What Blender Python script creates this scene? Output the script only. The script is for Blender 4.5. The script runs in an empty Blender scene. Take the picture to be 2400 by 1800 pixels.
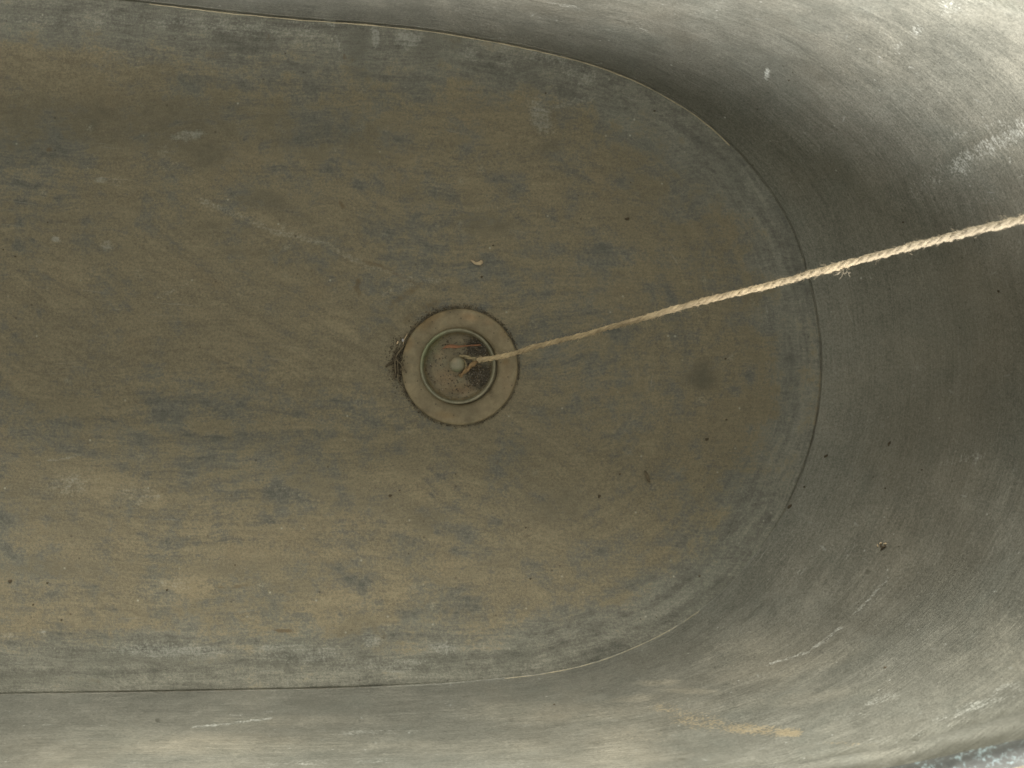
import bpy, math, random
import numpy as np
from mathutils import Vector, Matrix

random.seed(7)
RNG = np.random.default_rng(7)
C = bpy.context.scene.collection
D = 1.7            # camera height above the bath bottom (m)
S = 3577.0         # photo pixels per metre on the bath bottom
def R(a): return math.radians(a)
def P(px, py, z=0.0):
    k = (D - z) / D
    return np.array([(px - 1200.0) / S * k, -(py - 900.0) / S * k, z])

# ------------------------------------------------------------------ numpy noise
_LAT = np.random.default_rng(99).random((256, 256))
def vnoise(x, y, seed=0):
    x = np.asarray(x, float) + seed * 17.31; y = np.asarray(y, float) + seed * 7.77
    xi = np.floor(x).astype(int); yi = np.floor(y).astype(int)
    fx = x - xi; fy = y - yi
    fx = fx * fx * (3 - 2 * fx); fy = fy * fy * (3 - 2 * fy)
    a = _LAT[xi & 255, yi & 255]; b = _LAT[(xi + 1) & 255, yi & 255]
    c = _LAT[xi & 255, (yi + 1) & 255]; d = _LAT[(xi + 1) & 255, (yi + 1) & 255]
    return (a * (1 - fx) + b * fx) * (1 - fy) + (c * (1 - fx) + d * fx) * fy
def fbm(x, y, seed=0, octs=4, gain=.5):
    t = 0; amp = 1; tot = 0
    for o in range(octs):
        t = t + amp * vnoise(np.asarray(x) * 2 ** o, np.asarray(y) * 2 ** o, seed + o * 3)
        tot += amp; amp *= gain
    return t / tot - .5
def sstep(a, b, x):
    t = np.clip((np.asarray(x, float) - a) / (b - a), 0, 1)
    return t * t * (3 - 2 * t)

# ------------------------------------------------------------------ object helpers
def link_mesh(name, verts, faces, mat, parent=None, smooth=True, loc=None):
    me = bpy.data.meshes.new(name)
    me.from_pydata([tuple(map(float, v)) for v in verts], [], faces)
    if smooth:
        me.polygons.foreach_set('use_smooth', [True] * len(me.polygons))
    me.update()
    if mat: me.materials.append(mat)
    o = bpy.data.objects.new(name, me); C.objects.link(o)
    if parent: o.parent = parent
    if loc is not None: o.location = loc
    return o
def tag(o, label, cat, group=None, kind=None):
    if label: o['label'] = label
    if cat: o['category'] = cat
    if group: o['group'] = group
    if kind: o['kind'] = kind
    return o
def empty(name, loc, label, cat, group=None):
    o = bpy.data.objects.new(name, None); C.objects.link(o)
    o.location = loc; o.empty_display_size = .02
    return tag(o, label, cat, group)
def point_color(o, name, arr):
    a = o.data.attributes.new(name, 'FLOAT_COLOR', 'POINT')
    full = np.ones((len(arr), 4), np.float32); full[:, :arr.shape[1]] = arr
    a.data.foreach_set('color', full.ravel())
def point_vec(o, name, arr):
    a = o.data.attributes.new(name, 'FLOAT_VECTOR', 'POINT')
    a.data.foreach_set('vector', np.asarray(arr, np.float32).ravel())

class MB:
    def __init__(s): s.v = []; s.f = []; s.c = []
    def add(s, verts, faces, col=None):
        n = len(s.v)
        s.v.extend([tuple(map(float, q)) for q in verts]); s.f.extend([tuple(i + n for i in f) for f in faces])
        s.c.extend([col if col is not None else (1, 1, 1)] * len(verts))
    def tube(s, pts, rads, n=8, col=None, cap=True):
        pts = [Vector(p) for p in pts]; m = len(pts)
        if not hasattr(rads, '__len__'): rads = [rads] * m
        t0 = (pts[1] - pts[0]).normalized()
        ref = t0.orthogonal().normalized()
        vs = []
        for i in range(m):
            t = (pts[min(i + 1, m - 1)] - pts[max(i - 1, 0)])
            t = t.normalized() if t.length > 1e-9 else t0
            ref = (ref - t * ref.dot(t))
            ref = ref.normalized() if ref.length > 1e-6 else t.orthogonal().normalized()
            b = t.cross(ref)
            for k in range(n):
                a = 2 * math.pi * k / n
                vs.append(pts[i] + (ref * math.cos(a) + b * math.sin(a)) * rads[i])
        fs = [(i * n + k, i * n + (k + 1) % n, (i + 1) * n + (k + 1) % n, (i + 1) * n + k) for i in range(m - 1) for k in range(n)]
        if cap:
            fs.append(tuple(range(n - 1, -1, -1))); fs.append(tuple((m - 1) * n + k for k in range(n)))
        s.add(vs, fs, col)
    def lathe(s, prof, n=96, cx=0, cy=0, col=None, wob=None):
        vs = []
        for r, z in prof:
            for k in range(n):
                a = 2 * math.pi * k / n
                w = wob(a, r) if wob else 0
                vs.append((cx + (r + w) * math.cos(a), cy + (r + w) * math.sin(a), z))
        m = len(prof)
        fs = [(i * n + k, i * n + (k + 1) % n, (i + 1) * n + (k + 1) % n, (i + 1) * n + k) for i in range(m - 1) for k in range(n)]
        if prof[-1][0] > 1e-6: pass
        s.add(vs, fs, col)
    def lump(s, c, r, squash=(1, 1, 1), rot=0, seed=0, col=None, rough=.3):
        rr = random.Random(seed)
        t = (1 + 5 ** .5) / 2
        iv = [(-1, t, 0), (1, t, 0), (-1, -t, 0), (1, -t, 0), (0, -1, t), (0, 1, t), (0, -1, -t), (0, 1, -t), (t, 0, -1), (t, 0, 1), (-t, 0, -1), (-t, 0, 1)]
        fc = [(0, 11, 5), (0, 5, 1), (0, 1, 7), (0, 7, 10), (0, 10, 11), (1, 5, 9), (5, 11, 4), (11, 10, 2), (10, 7, 6), (7, 1, 8), (3, 9, 4), (3, 4, 2), (3, 2, 6), (3, 6, 8), (3, 8, 9), (4, 9, 5), (2, 4, 11), (6, 2, 10), (8, 6, 7), (9, 8, 1)]
        ca, sa = math.cos(rot), math.sin(rot)
        vs = []
        for x, y, z in iv:
            k = r / 1.9 * (1 + rr.uniform(-rough, rough))
            x *= k * squash[0]; y *= k * squash[1]; z *= k * squash[2]
            vs.append((c[0] + x * ca - y * sa, c[1] + x * sa + y * ca, c[2] + z))
        s.add(vs, fc, col)
    def build(s, name, mat, parent=None, smooth=True, colors=False):
        o = link_mesh(name, s.v, s.f, mat, parent, smooth)
        if colors: point_color(o, 'tint', np.array(s.c, np.float32))
        return o

# ------------------------------------------------------------------ node helpers
class NT:
    def __init__(s, name):
        s.m = bpy.data.materials.new(name); s.m.use_nodes = True
        s.t = s.m.node_tree; s.t.nodes.clear()
        s.out = s.t.nodes.new('ShaderNodeOutputMaterial')
        s.bsdf = s.t.nodes.new('ShaderNodeBsdfPrincipled')
        s.t.links.new(s.bsdf.outputs[0], s.out.inputs[0])
        s.co = s.t.nodes.new('ShaderNodeTexCoord').outputs['Object']
    def lk(s, v, sock):
        if isinstance(v, bpy.types.NodeSocket): s.t.links.new(v, sock)
        elif isinstance(v, (tuple, list)) and len(v) == 3 and sock.type == 'RGBA': sock.default_value = (*v, 1)
        else: sock.default_value = v
    def math(s, op, a, b=None, c=None, clamp=False):
        n = s.t.nodes.new('ShaderNodeMath'); n.operation = op; n.use_clamp = clamp
        s.lk(a, n.inputs[0])
        if b is not None: s.lk(b, n.inputs[1])
        if c is not None: s.lk(c, n.inputs[2])
        return n.outputs[0]
    def add(s, a, b): return s.math('ADD', a, b)
    def mul(s, a, b): return s.math('MULTIPLY', a, b)
    def lin(s, terms, base=0.0):
        acc = base
        for w, t in terms: acc = s.math('MULTIPLY_ADD', t, w, acc)
        return acc
    def step(s, lo, hi, v):
        n = s.t.nodes.new('ShaderNodeMapRange'); n.interpolation_type = 'SMOOTHSTEP'
        s.lk(v, n.inputs[0]); n.inputs[1].default_value = lo; n.inputs[2].default_value = hi
        return n.outputs[0]
    def rng(s, lo, hi, a, b, v):
        n = s.t.nodes.new('ShaderNodeMapRange'); s.lk(v, n.inputs[0])
        for i, q in enumerate((lo, hi, a, b)): n.inputs[i + 1].default_value = q
        return n.outputs[0]
    def scale(s, vec, sc):
        n = s.t.nodes.new('ShaderNodeVectorMath'); n.operation = 'MULTIPLY'
        s.lk(vec, n.inputs[0]); n.inputs[1].default_value = sc
        return n.outputs[0]
    def vadd(s, a, b):
        n = s.t.nodes.new('ShaderNodeVectorMath'); n.operation = 'ADD'
        s.lk(a, n.inputs[0]); s.lk(b, n.inputs[1]); return n.outputs[0]
    def noise(s, vec, sc, det=4, rough=.55, dist=0.0, color=False):
        n = s.t.nodes.new('ShaderNodeTexNoise'); s.lk(vec, n.inputs['Vector'])
        n.inputs['Scale'].default_value = sc; n.inputs['Detail'].default_value = det
        n.inputs['Roughness'].default_value = rough; n.inputs['Distortion'].default_value = dist
        return n.outputs[1 if color else 0]
    def n01(s, vec, sc, det=4, rough=.55, dist=0.0):           # noise stretched to about 0..1
        return s.rng(.28, .72, 0, 1, s.noise(vec, sc, det, rough, dist))
    def voro(s, vec, sc, rnd=1.0):
        n = s.t.nodes.new('ShaderNodeTexVoronoi'); s.lk(vec, n.inputs['Vector'])
        n.inputs['Scale'].default_value = sc; n.inputs['Randomness'].default_value = rnd
        return n.outputs['Distance'], n.outputs['Color']
    def mix(s, f, a, b, mode='MIX'):
        n = s.t.nodes.new('ShaderNodeMix'); n.data_type = 'RGBA'; n.blend_type = mode
        s.lk(f, n.inputs[0]); s.lk(a, n.inputs[6]); s.lk(b, n.inputs[7]); return n.outputs[2]
    def ramp(s, f, stops):
        n = s.t.nodes.new('ShaderNodeValToRGB'); s.lk(f, n.inputs[0])
        e = n.color_ramp.elements
        while len(e) < len(stops): e.new(.5)
        for q, (p, c) in zip(e, stops): q.position = p; q.color = (*c, 1)
        return n.outputs[0]
    def attr(s, name, sep=True):
        n = s.t.nodes.new('ShaderNodeAttribute'); n.attribute_name = name
        if not sep: return n.outputs['Vector']
        q = s.t.nodes.new('ShaderNodeSeparateColor'); s.t.links.new(n.outputs['Color'], q.inputs[0])
        return q.outputs[0], q.outputs[1], q.outputs[2]
    def attr_col(s, name):
        n = s.t.nodes.new('ShaderNodeAttribute'); n.attribute_name = name; return n.outputs['Color']
    def bump(s, h, strength, dist):
        n = s.t.nodes.new('ShaderNodeBump'); s.lk(h, n.inputs['Height'])
        n.inputs['Strength'].default_value = strength; n.inputs['Distance'].default_value = dist
        s.t.links.new(n.outputs[0], s.bsdf.inputs['Normal'])
    def done(s, col, rough, metal=0.0, spec=.5):
        s.lk(col, s.bsdf.inputs['Base Color']); s.lk(rough, s.bsdf.inputs['Roughness']); s.lk(metal, s.bsdf.inputs['Metallic'])
        s.bsdf.inputs['Specular IOR Level'].default_value = spec
        return s.m

def zinc(name, stops, dirt, metal, rough, wall):
    n = NT(name)
    flow = n.attr('flow', False)
    dR, dG, dB = n.attr('stain_shade_a'); eR, eG, eB = n.attr('stain_b')
    big = n.n01(n.co, 8, 6, .6, .4)
    blot = n.n01(n.co, 42, 9, .7, .3)
    blot2 = n.n01(n.co, 130, 6, .7)
    fine = n.n01(n.co, 620, 3, .7)
    grain = n.n01(n.co, 1500, 2, .7)
    fw = n.vadd(flow, n.scale(n.noise(n.co, 14, 3, .5, color=True), (.05, .012, 0)))
    st1 = n.n01(n.scale(fw, (5, 90, 1)), 1, 6, .65)
    st2 = n.n01(n.scale(fw, (26, 640, 1)), 1, 5, .65)
    swirl = n.vadd(n.co, n.vadd(n.scale(n.noise(n.co, 5, 3, .55, color=True), (.10, .05, 0)), n.scale(n.noise(n.co, 28, 3, .5, color=True), (.022, .009, 0))))
    rotn = n.t.nodes.new('ShaderNodeVectorRotate'); rotn.inputs['Angle'].default_value = R(33); n.lk(swirl, rotn.inputs['Vector'])
    wipe = n.n01(n.scale(rotn.outputs[0], (10, 120, 10)), 1, 8, .72)
    flat = n.n01(n.scale(swirl, (11, 105, 11)), 1, 9, .74)
    ringy = n.n01(n.scale(fw, (9, 120, 1)), 1, 9, .74)
    sel = n.step(.38, .62, n.noise(n.co, 7, 3, .5))
    edge = n.attr('band', False); en = n.t.nodes.new('ShaderNodeSeparateXYZ'); n.lk(edge, en.inputs[0])
    mixf = lambda f, a, b: n.add(n.mul(a, n.math('SUBTRACT', 1.0, f)), n.mul(b, f))
    st3 = mixf(en.outputs[0], mixf(n.mul(sel, .75), flat, wipe), ringy)
    st4 = n.n01(n.scale(swirl, (55, 620, 55)), 1, 5, .75)
    if wall:
        pat = n.rng(.22, .78, 0, 1, n.lin([(.16, big), (.13, blot), (.12, blot2), (.07, st1), (.22, st2), (.18, fine), (.14, grain)]))
    else:
        pat = n.rng(.30, .74, 0, 1, n.lin([(.12, big), (.18, blot), (.15, blot2), (.04, st2), (.30, st3), (.14, st4), (.10, fine), (.05, grain)]))
    col = n.ramp(pat, stops)
    # greenish and bluish drift of the oxide
    tint = n.n01(n.co, 19, 5, .6, .6)
    col = n.mix(n.mul(n.step(.45, .95, tint), .45), col, n.mix(.5, col, (.14, .155, .135) if wall else (.115, .12, .092)))
    # brown dried silt
    sil = n.lin([(1.0, dR), (.85, n.add(blot, -.5)), (.66 if not wall else .16, n.add(st3 if not wall else st1, -.5)), (.62, n.add(big, -.5)), (.55, n.add(blot2, -.5)), (.26, n.add(st4, -.5)), (.26, n.add(fine, -.5))])
    silm = n.step(.24, .80, sil)
    if wall: silm = n.mul(n.step(.05, 1.2, n.lin([(1.2, dR), (.35, n.add(big, -.5)), (.22, n.add(st2, -.5)), (.2, n.add(blot, -.5)), (.2, n.add(fine, -.5))])), .75)
    dirt_lo, dirt_hi = dirt
    dcol = n.mix(n.rng(.22, .80, 0, 1, n.lin([(.22, blot), (.36, st3), (.14, st4), (.18, fine), (.10, grain)])), dirt_lo, dirt_hi)
    col = n.mix(n.mul(silm, .88), col, dcol)
    # warm ochre film
    och = n.step(.55, .9, n.lin([(.7, n.n01(n.co, 24, 7, .65, .5)), (.3, st3)]))
    col = n.mix(n.mul(n.mul(och, silm), .38), col, (.150, .114, .064))
    if not wall:
        tan_ = n.step(.24, .85, n.lin([(1.1, eR), (.45, n.add(blot, -.5)), (.55, n.add(st3, -.5)), (.35, n.add(blot2, -.5)), (.3, n.add(fine, -.5))]))
        col = n.mix(n.mul(tan_, .38), col, n.mix(n.lin([(.4, st4), (.3, blot2), (.3, fine)]), (.145, .118, .068), (.262, .216, .135)))
    # dark bare patches, with painted shade at the end and under the rim
    dk = n.step(*((.62, 1.3) if wall else (.26, 1.0)), n.lin([(1.4 if wall else 1.0, dG), (.5, n.add(blot, -.5)), (.45, n.add(blot2, -.5)), (.25, n.add(fine, -.5)), (.4, n.add(st3 if not wall else st1, -.5))]))
    col = n.mix(n.mul(dk, .68), col, (.052, .051, .037))
    # brown liquid stains
    br = n.step(.25, .9, n.lin([(1.0, eG), (.4, n.add(blot2, -.5)), (.25, n.add(fine, -.5))]))
    col = n.mix(n.mul(br, .75), col, (.075, .050, .020))
    # pale oxide scuffs
    pl = n.step(.66, 1.75, n.lin([(1.5 if wall else 2.1, dB), (.7, n.add(blot2, -.5)), (.75, n.add(st2, -.5)), (.8, n.add(fine, -.5)), (.35, n.add(blot, -.5))]))
    col = n.mix(n.mul(pl, .62 if wall else .55), col, (.36, .37, .345) if wall else (.25, .25, .215))
    # round mineral spots
    vd, vc = n.voro(n.vadd(n.co, n.scale(n.noise(n.co, 300, 2, .5, color=True), (.002, .002, 0))), 62)
    vs = n.t.nodes.new('ShaderNodeSeparateColor'); n.t.links.new(vc, vs.inputs[0])
    spot = n.mul(n.step(.30, .10, n.lin([(1, vd), (.35, n.add(blot2, -.5)), (.2, n.add(fine, -.5))])), n.step(.72, .86, vs.outputs[0]))
    spot = n.mul(n.mul(spot, n.step(.42, .8, n.lin([(.5, blot2), (.5, fine)]))), .42 if wall else .5)
    col = n.mix(spot, col, (.27, .27, .22) if not wall else (.32, .33, .30))
    # dark pin specks and pale pin specks
    v2, c2 = n.voro(n.co, 190)
    q2 = n.t.nodes.new('ShaderNodeSeparateColor'); n.t.links.new(c2, q2.inputs[0])
    pin = n.mul(n.step(.20, .06, v2), n.step(.93, .99, q2.outputs[0]))
    col = n.mix(n.mul(pin, .7), col, (.03, .024, .014))
    pin2 = n.mul(n.step(.20, .05, v2), n.step(.92, .99, q2.outputs[1]))
    col = n.mix(n.mul(pin2, .75 if wall else .55), col, (.46, .46, .42) if wall else (.34, .33, .26))
    # wispy scratches that follow the sheet
    scr = n.mul(n.step(.80, 1.0, n.n01(n.scale(fw, (16, 900, 1)), 1, 3, .6)), n.step(.45, .8, n.n01(n.co, 16, 4, .6)))
    col = n.mix(n.mul(scr, .42 if wall else .25), col, (.34, .34, .31))
    if wall:
        for ang, amt in ((14, .30), (-24, .24), (62, .16)):
            vr = n.t.nodes.new('ShaderNodeVectorRotate'); vr.inputs['Angle'].default_value = R(ang); n.lk(fw, vr.inputs['Vector'])
            sc2 = n.mul(n.step(.80, 1.0, n.n01(n.scale(vr.outputs[0], (22, 760, 1)), 1, 3, .6)), n.step(.52, .8, n.n01(n.vadd(n.co, (ang * .13, .3, 0)), 14, 4, .6)))
            col = n.mix(n.mul(sc2, amt), col, (.36, .36, .33))
        v4, c4 = n.voro(n.scale(fw, (300, 62, 1)), 1.0)
        q4 = n.t.nodes.new('ShaderNodeSeparateColor'); n.t.links.new(c4, q4.inputs[0])
        dash = n.mul(n.mul(n.step(.30, .08, v4), n.step(.88, .97, q4.outputs[0])), n.step(.4, .7, blot))
        col = n.mix(n.mul(dash, .5), col, (.36, .37, .345))
    # speckled yellow sand film
    v3, c3 = n.voro(n.co, 520)
    sand = n.step(.42, .75, n.lin([(1.0 if wall else 0.0, eR), (.5, n.add(fine, -.5)), (.45, n.add(n.math('SUBTRACT', 1.0, v3), -.62)), (.4, n.add(blot2, -.5))]))
    col = n.mix(n.mul(sand, .62), col, (.36, .285, .17))
    # soil caught in the seam
    sm = n.step(.25, .75, n.lin([(1.0, eB), (.5, n.add(fine, -.5)), (.4, n.add(blot2, -.5))]))
    col = n.mix(n.mul(sm, .62), col, (.045, .035, .018))
    # fine grain over all
    g = n.lin([(.26, fine), (.30, grain)], .72)
    col = n.mix(1.0, col, g, 'MULTIPLY')
    met = n.mul(n.math('SUBTRACT', 1.0, n.math('MAXIMUM', silm, pl)), metal)
    if wall: col = n.mix(n.mul(n.step(.5, .95, n.n01(n.co, 5.5, 5, .6, .5)), .35), col, n.mix(.5, col, (.21, .175, .125)))
    rg = n.lin([(.22, silm), (.12, n.add(blot, -.5)), (.10, n.add(st2, -.5))], rough)
    n.bump(n.lin([(.30, st2), (.35, blot2), (.5, fine), (.25, grain), (.6, blot)]), .35, .0006)
    return n.done(col, rg, met)

M = {}
M['bottom'] = zinc('silted_zinc', [(.15, (.058, .056, .042)), (.5, (.109, .104, .080)), (.85, (.180, .173, .136))],
                   ((.074, .062, .038), (.202, .166, .100)), .10, .58, False)
M['wall'] = zinc('weathered_zinc', [(.15, (.115, .115, .096)), (.5, (.166, .163, .136)), (.85, (.220, .216, .184))],
                 ((.13, .108, .07), (.23, .19, .125)), .6, .42, True)

def simple(name, lo, hi, rough=.8, sc=300, metal=0, tint=False, bump=.3, bd=.0004):
    n = NT(name)
    a = n.n01(n.co, sc, 6, .65); b = n.n01(n.co, sc * 4.5, 3, .7)
    c = n.mix(n.lin([(.6, a), (.4, b)]), lo, hi)
    if tint: c = n.mix(1.0, c, n.attr_col('tint'), 'MULTIPLY')
    n.bump(n.lin([(.5, a), (.5, b)]), bump, bd)
    return n.done(c, rough, metal)
def brass(name, lo, hi, green, rough, metal):
    n = NT(name); grime_shade = n.attr_col('grime_shade')
    a = n.n01(n.co, 70, 8, .68, .4); b = n.n01(n.co, 420, 5, .7); c = n.n01(n.co, 1500, 2, .7)
    col = n.mix(n.rng(.15, .85, 0, 1, n.lin([(.5, a), (.3, b), (.2, c)])), lo, hi)
    col = n.mix(n.mul(n.step(.58, .9, n.n01(n.co, 48, 7, .7, .6)), .6), col, (.085, .062, .028))
    col = n.mix(n.mul(n.step(.62, .95, n.n01(n.scale(n.co, (1, 1.3, 1)), 33, 6, .65, .4)), .35), col, (.24, .165, .10))
    col = n.mix(n.mul(n.step(.5, .95, n.n01(n.co, 95, 6, .6, .5)), green), col, (.115, .15, .105))
    vd, vc = n.voro(n.co, 420)
    q = n.t.nodes.new('ShaderNodeSeparateColor'); n.t.links.new(vc, q.inputs[0])
    col = n.mix(n.mul(n.mul(n.step(.3, .15, vd), n.step(.84, .88, q.outputs[0])), .75), col, (.05, .036, .018))
    col = n.mix(1.0, col, grime_shade, 'MULTIPLY')
    n.bump(n.lin([(.5, a), (.5, b)]), .3, .0004)
    return n.done(col, rough, metal)
M['flange'] = brass('silted_brass', (.105, .082, .042), (.232, .184, .106), .12, .66, .0)
M['plug'] = brass('dull_brass', (.080, .064, .032), (.190, .150, .083), .22, .6, .0)
M['ring'] = brass('greened_brass', (.118, .110, .070), (.25, .232, .160), .2, .5, .1)
M['knob'] = brass('worn_knob_brass', (.125, .112, .07), (.205, .185, .125), .4, .6, .0)
M['grit'] = simple('grit_grain', (.7, .7, .7), (1, 1, 1), .85, 900, tint=True)
M['twine'] = simple('jute_fibre', (.62, .58, .5), (1.0, 1.0, 1.0), .92, 700, tint=True, bump=.8, bd=.0006)
M['twig'] = simple('dry_twig_bark', (.035, .026, .014), (.16, .125, .075), .9, 500)
M['leaf'] = simple('dead_leaf', (.10, .042, .018), (.27, .125, .06), .8, 400)
M['chip'] = simple('pale_bark_curl', (.24, .18, .105), (.46, .36, .23), .8, 600)
M['husk'] = simple('insect_husk', (.09, .055, .025), (.42, .34, .22), .7, 900)
M['crumb'] = simple('soil_crumb', (.028, .020, .010), (.085, .064, .036), .9, 800)
M['stone_tan'] = simple('tan_pebble', (.36, .26, .15), (.55, .42, .27), .8, 800)
M['stone_grey'] = simple('grey_pebble', (.26, .25, .26), (.42, .41, .42), .7, 800)
M['bead'] = simple('silty_solder', (.16, .135, .08), (.42, .36, .24), .8, 160)
n = NT('patina_rim')
a = n.n01(n.co, 60, 8, .7, .4); b = n.n01(n.co, 240, 5, .7)
col = n.mix(n.lin([(.6, a), (.4, b)]), (.022, .023, .021), (.055, .056, .050))
col = n.mix(n.mul(n.step(.52, .72, n.lin([(.6, b), (.4, a)])), .85), col, (.11, .14, .14))
n.bump(b, .5, .0008)
M['rim'] = n.done(col, .85, .0, .15)
M['shell'] = simple('outer_zinc', (.10, .105, .10), (.24, .245, .235), .55, 14, .3)
M['ground'] = simple('packed_earth', (.07, .055, .038), (.16, .13, .09), .95, 9, bump=.6, bd=.01)

# ------------------------------------------------------------------ outline of the seam between bottom and wall
SEAM = [(339, 0), (633, 32), (900, 53), (1027, 67), (1111, 82), (1216, 101), (1322, 125), (1406, 149), (1491, 182), (1575, 225), (1617, 252),
        (1660, 282), (1700, 318), (1727, 344), (1769, 392), (1811, 447), (1838, 489), (1866, 544), (1889, 612), (1908, 682), (1923, 769), (1929, 830),
        (1927, 904), (1921, 959), (1910, 1022), (1892, 1081), (1870, 1138), (1847, 1190), (1818, 1240), (1755, 1322), (1692, 1391), (1600, 1460),
        (1559, 1484), (1480, 1522), (1391, 1555), (1264, 1582), (1180, 1591), (1053, 1603), (800, 1615), (422, 1623), (0, 1630), (-500, 1640), (-1000, 1640),
        (-1290, 1580), (-1490, 1430), (-1620, 1180), (-1670, 760), (-1620, 330), (-1490, 70), (-1290, -90), (-1000, -128), (-500, -78), (0, -32)]
def closed_curve(pts, n):
    pts = np.array(pts, float); m = len(pts); out = []
    for i in range(m):
        p0, p1, p2, p3 = pts[(i - 1) % m], pts[i], pts[(i + 1) % m], pts[(i + 2) % m]
        t0 = 0; t1 = t0 + np.linalg.norm(p1 - p0) ** .5; t2 = t1 + np.linalg.norm(p2 - p1) ** .5; t3 = t2 + np.linalg.norm(p3 - p2) ** .5
        k = max(8, int(np.linalg.norm(p2 - p1) / 2))
        for t in np.linspace(t1, t2, k, endpoint=False):
            A1 = (t1 - t) / (t1 - t0) * p0 + (t - t0) / (t1 - t0) * p1; A2 = (t2 - t) / (t2 - t1) * p1 + (t - t1) / (t2 - t1) * p2
            A3 = (t3 - t) / (t3 - t2) * p2 + (t - t2) / (t3 - t2) * p3
            B1 = (t2 - t) / (t2 - t0) * A1 + (t - t0) / (t2 - t0) * A2; B2 = (t3 - t) / (t3 - t1) * A2 + (t - t1) / (t3 - t1) * A3
            out.append((t2 - t) / (t2 - t1) * B1 + (t - t1) / (t2 - t1) * B2)
    out = np.array(out)
    d = np.linalg.norm(np.roll(out, -1, 0) - out, axis=1); s = np.concatenate([[0], np.cumsum(d)]); L = s[-1]
    q = np.linspace(0, L, n, endpoint=False); oo = np.vstack([out, out[:1]])
    return np.stack([np.interp(q, s, oo[:, 0]), np.interp(q, s, oo[:, 1])], 1), L
dense, Lpx = closed_curve(SEAM, 6000)
def gsm(a, sig):                         # circular gaussian smoothing
    k = np.arange(-4 * sig, 4 * sig + 1); w = np.exp(-.5 * (k / sig) ** 2); w /= w.sum()
    pad = np.concatenate([a[-4 * sig:], a, a[:4 * sig]])
    return np.convolve(pad, w, 'valid')
dense = np.stack([gsm(dense[:, 0], 18), gsm(dense[:, 1], 18)], 1)
wgt = np.where(dense[:, 0] > -90, 1.0, .22)
cum = np.concatenate([[0], np.cumsum(wgt)]); NS = 1060
idx = np.interp(np.linspace(0, cum[-1], NS, endpoint=False), cum, np.arange(6001))
dd = np.vstack([dense, dense[:1]])
seam_px = np.stack([np.interp(idx, np.arange(6001), dd[:, 0]), np.interp(idx, np.arange(6001), dd[:, 1])], 1)
seam = np.stack([(seam_px[:, 0] - 1200) / S, -(seam_px[:, 1] - 900) / S], 1)          # clockwise seen from above
sw = np.stack([(dense[:, 0] - 1200) / S, -(dense[:, 1] - 900) / S], 1)
tan = np.roll(sw, -3, 0) - np.roll(sw, 3, 0); tan /= np.linalg.norm(tan, axis=1)[:, None]
nor = np.stack([-tan[:, 1], tan[:, 0]], 1)
nor = np.stack([gsm(nor[:, 0], 60), gsm(nor[:, 1], 60)], 1); nor /= np.linalg.norm(nor, axis=1)[:, None]
ii = idx.astype(int) % 6000
NOR = nor[ii]
arc = idx / 6000 * Lpx / S
phi = np.degrees(np.arctan2(NOR[:, 1], NOR[:, 0]))
aphi = np.abs(phi)
OUT = np.interp(aphi, [0, 12, 25, 37, 50, 60, 75, 90, 120, 150, 180], [.262, .243, .186, .128, .087, .062, .038, .031, .05, .09, .12])
RIMZ = .275 + .235 * np.exp(-(aphi / 30.0) ** 2) + .10 * np.exp(-((180 - aphi) / 40.0) ** 2)
def csm(a, sig):
    return gsm(a, sig)
OUT = csm(OUT, 10); RIMZ = csm(RIMZ, 10)

def blob(px, py, cx, cy, rx, ry, ang=0, soft=.6):
    a = R(ang); dx = px - cx; dy = py - cy
    u = (dx * math.cos(a) + dy * math.sin(a)) / rx; v = (-dx * math.sin(a) + dy * math.cos(a)) / ry
    return 1 - sstep(1 - soft, 1 + soft, np.hypot(u, v))
def stroke(px, py, pts, w, soft=.7):
    best = np.full(px.shape, 1e9)
    for (x0, y0), (x1, y1) in zip(pts[:-1], pts[1:]):
        L2 = (x1 - x0) ** 2 + (y1 - y0) ** 2
        t = np.clip(((px - x0) * (x1 - x0) + (py - y0) * (y1 - y0)) / L2, 0, 1)
        best = np.minimum(best, np.hypot(px - x0 - t * (x1 - x0), py - y0 - t * (y1 - y0)))
    return 1 - sstep(w * (1 - soft), w * (1 + soft), best)

DRAIN = P(1076.7, 859.7)[:2]
def floor_z(x, y):
    x = np.asarray(x, float); y = np.asarray(y, float)
    q = (np.clip(x - .0, 0, None) / .2) ** 2 + (np.clip(-.5 - x, 0, None) / .2) ** 2 + (y / .215) ** 2
    z = -.007 * np.exp(-1.1 * q)
    d = np.hypot(x - DRAIN[0], y - DRAIN[1]); a = np.arctan2(y - DRAIN[1], x - DRAIN[0])
    lean = .5 + .5 * np.cos(a - R(150))
    z = z - (.0016 + .0022 * lean) * (1 - sstep(.036, .052 + .014 * lean, d))
    return z + .0012 * fbm(x * 9, y * 9, 4, 3) * sstep(.04, .07, d)

def project(v):
    k = S * D / (D - v[:, 2])
    return 1200 + v[:, 0] * k, 900 - v[:, 1] * k

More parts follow.
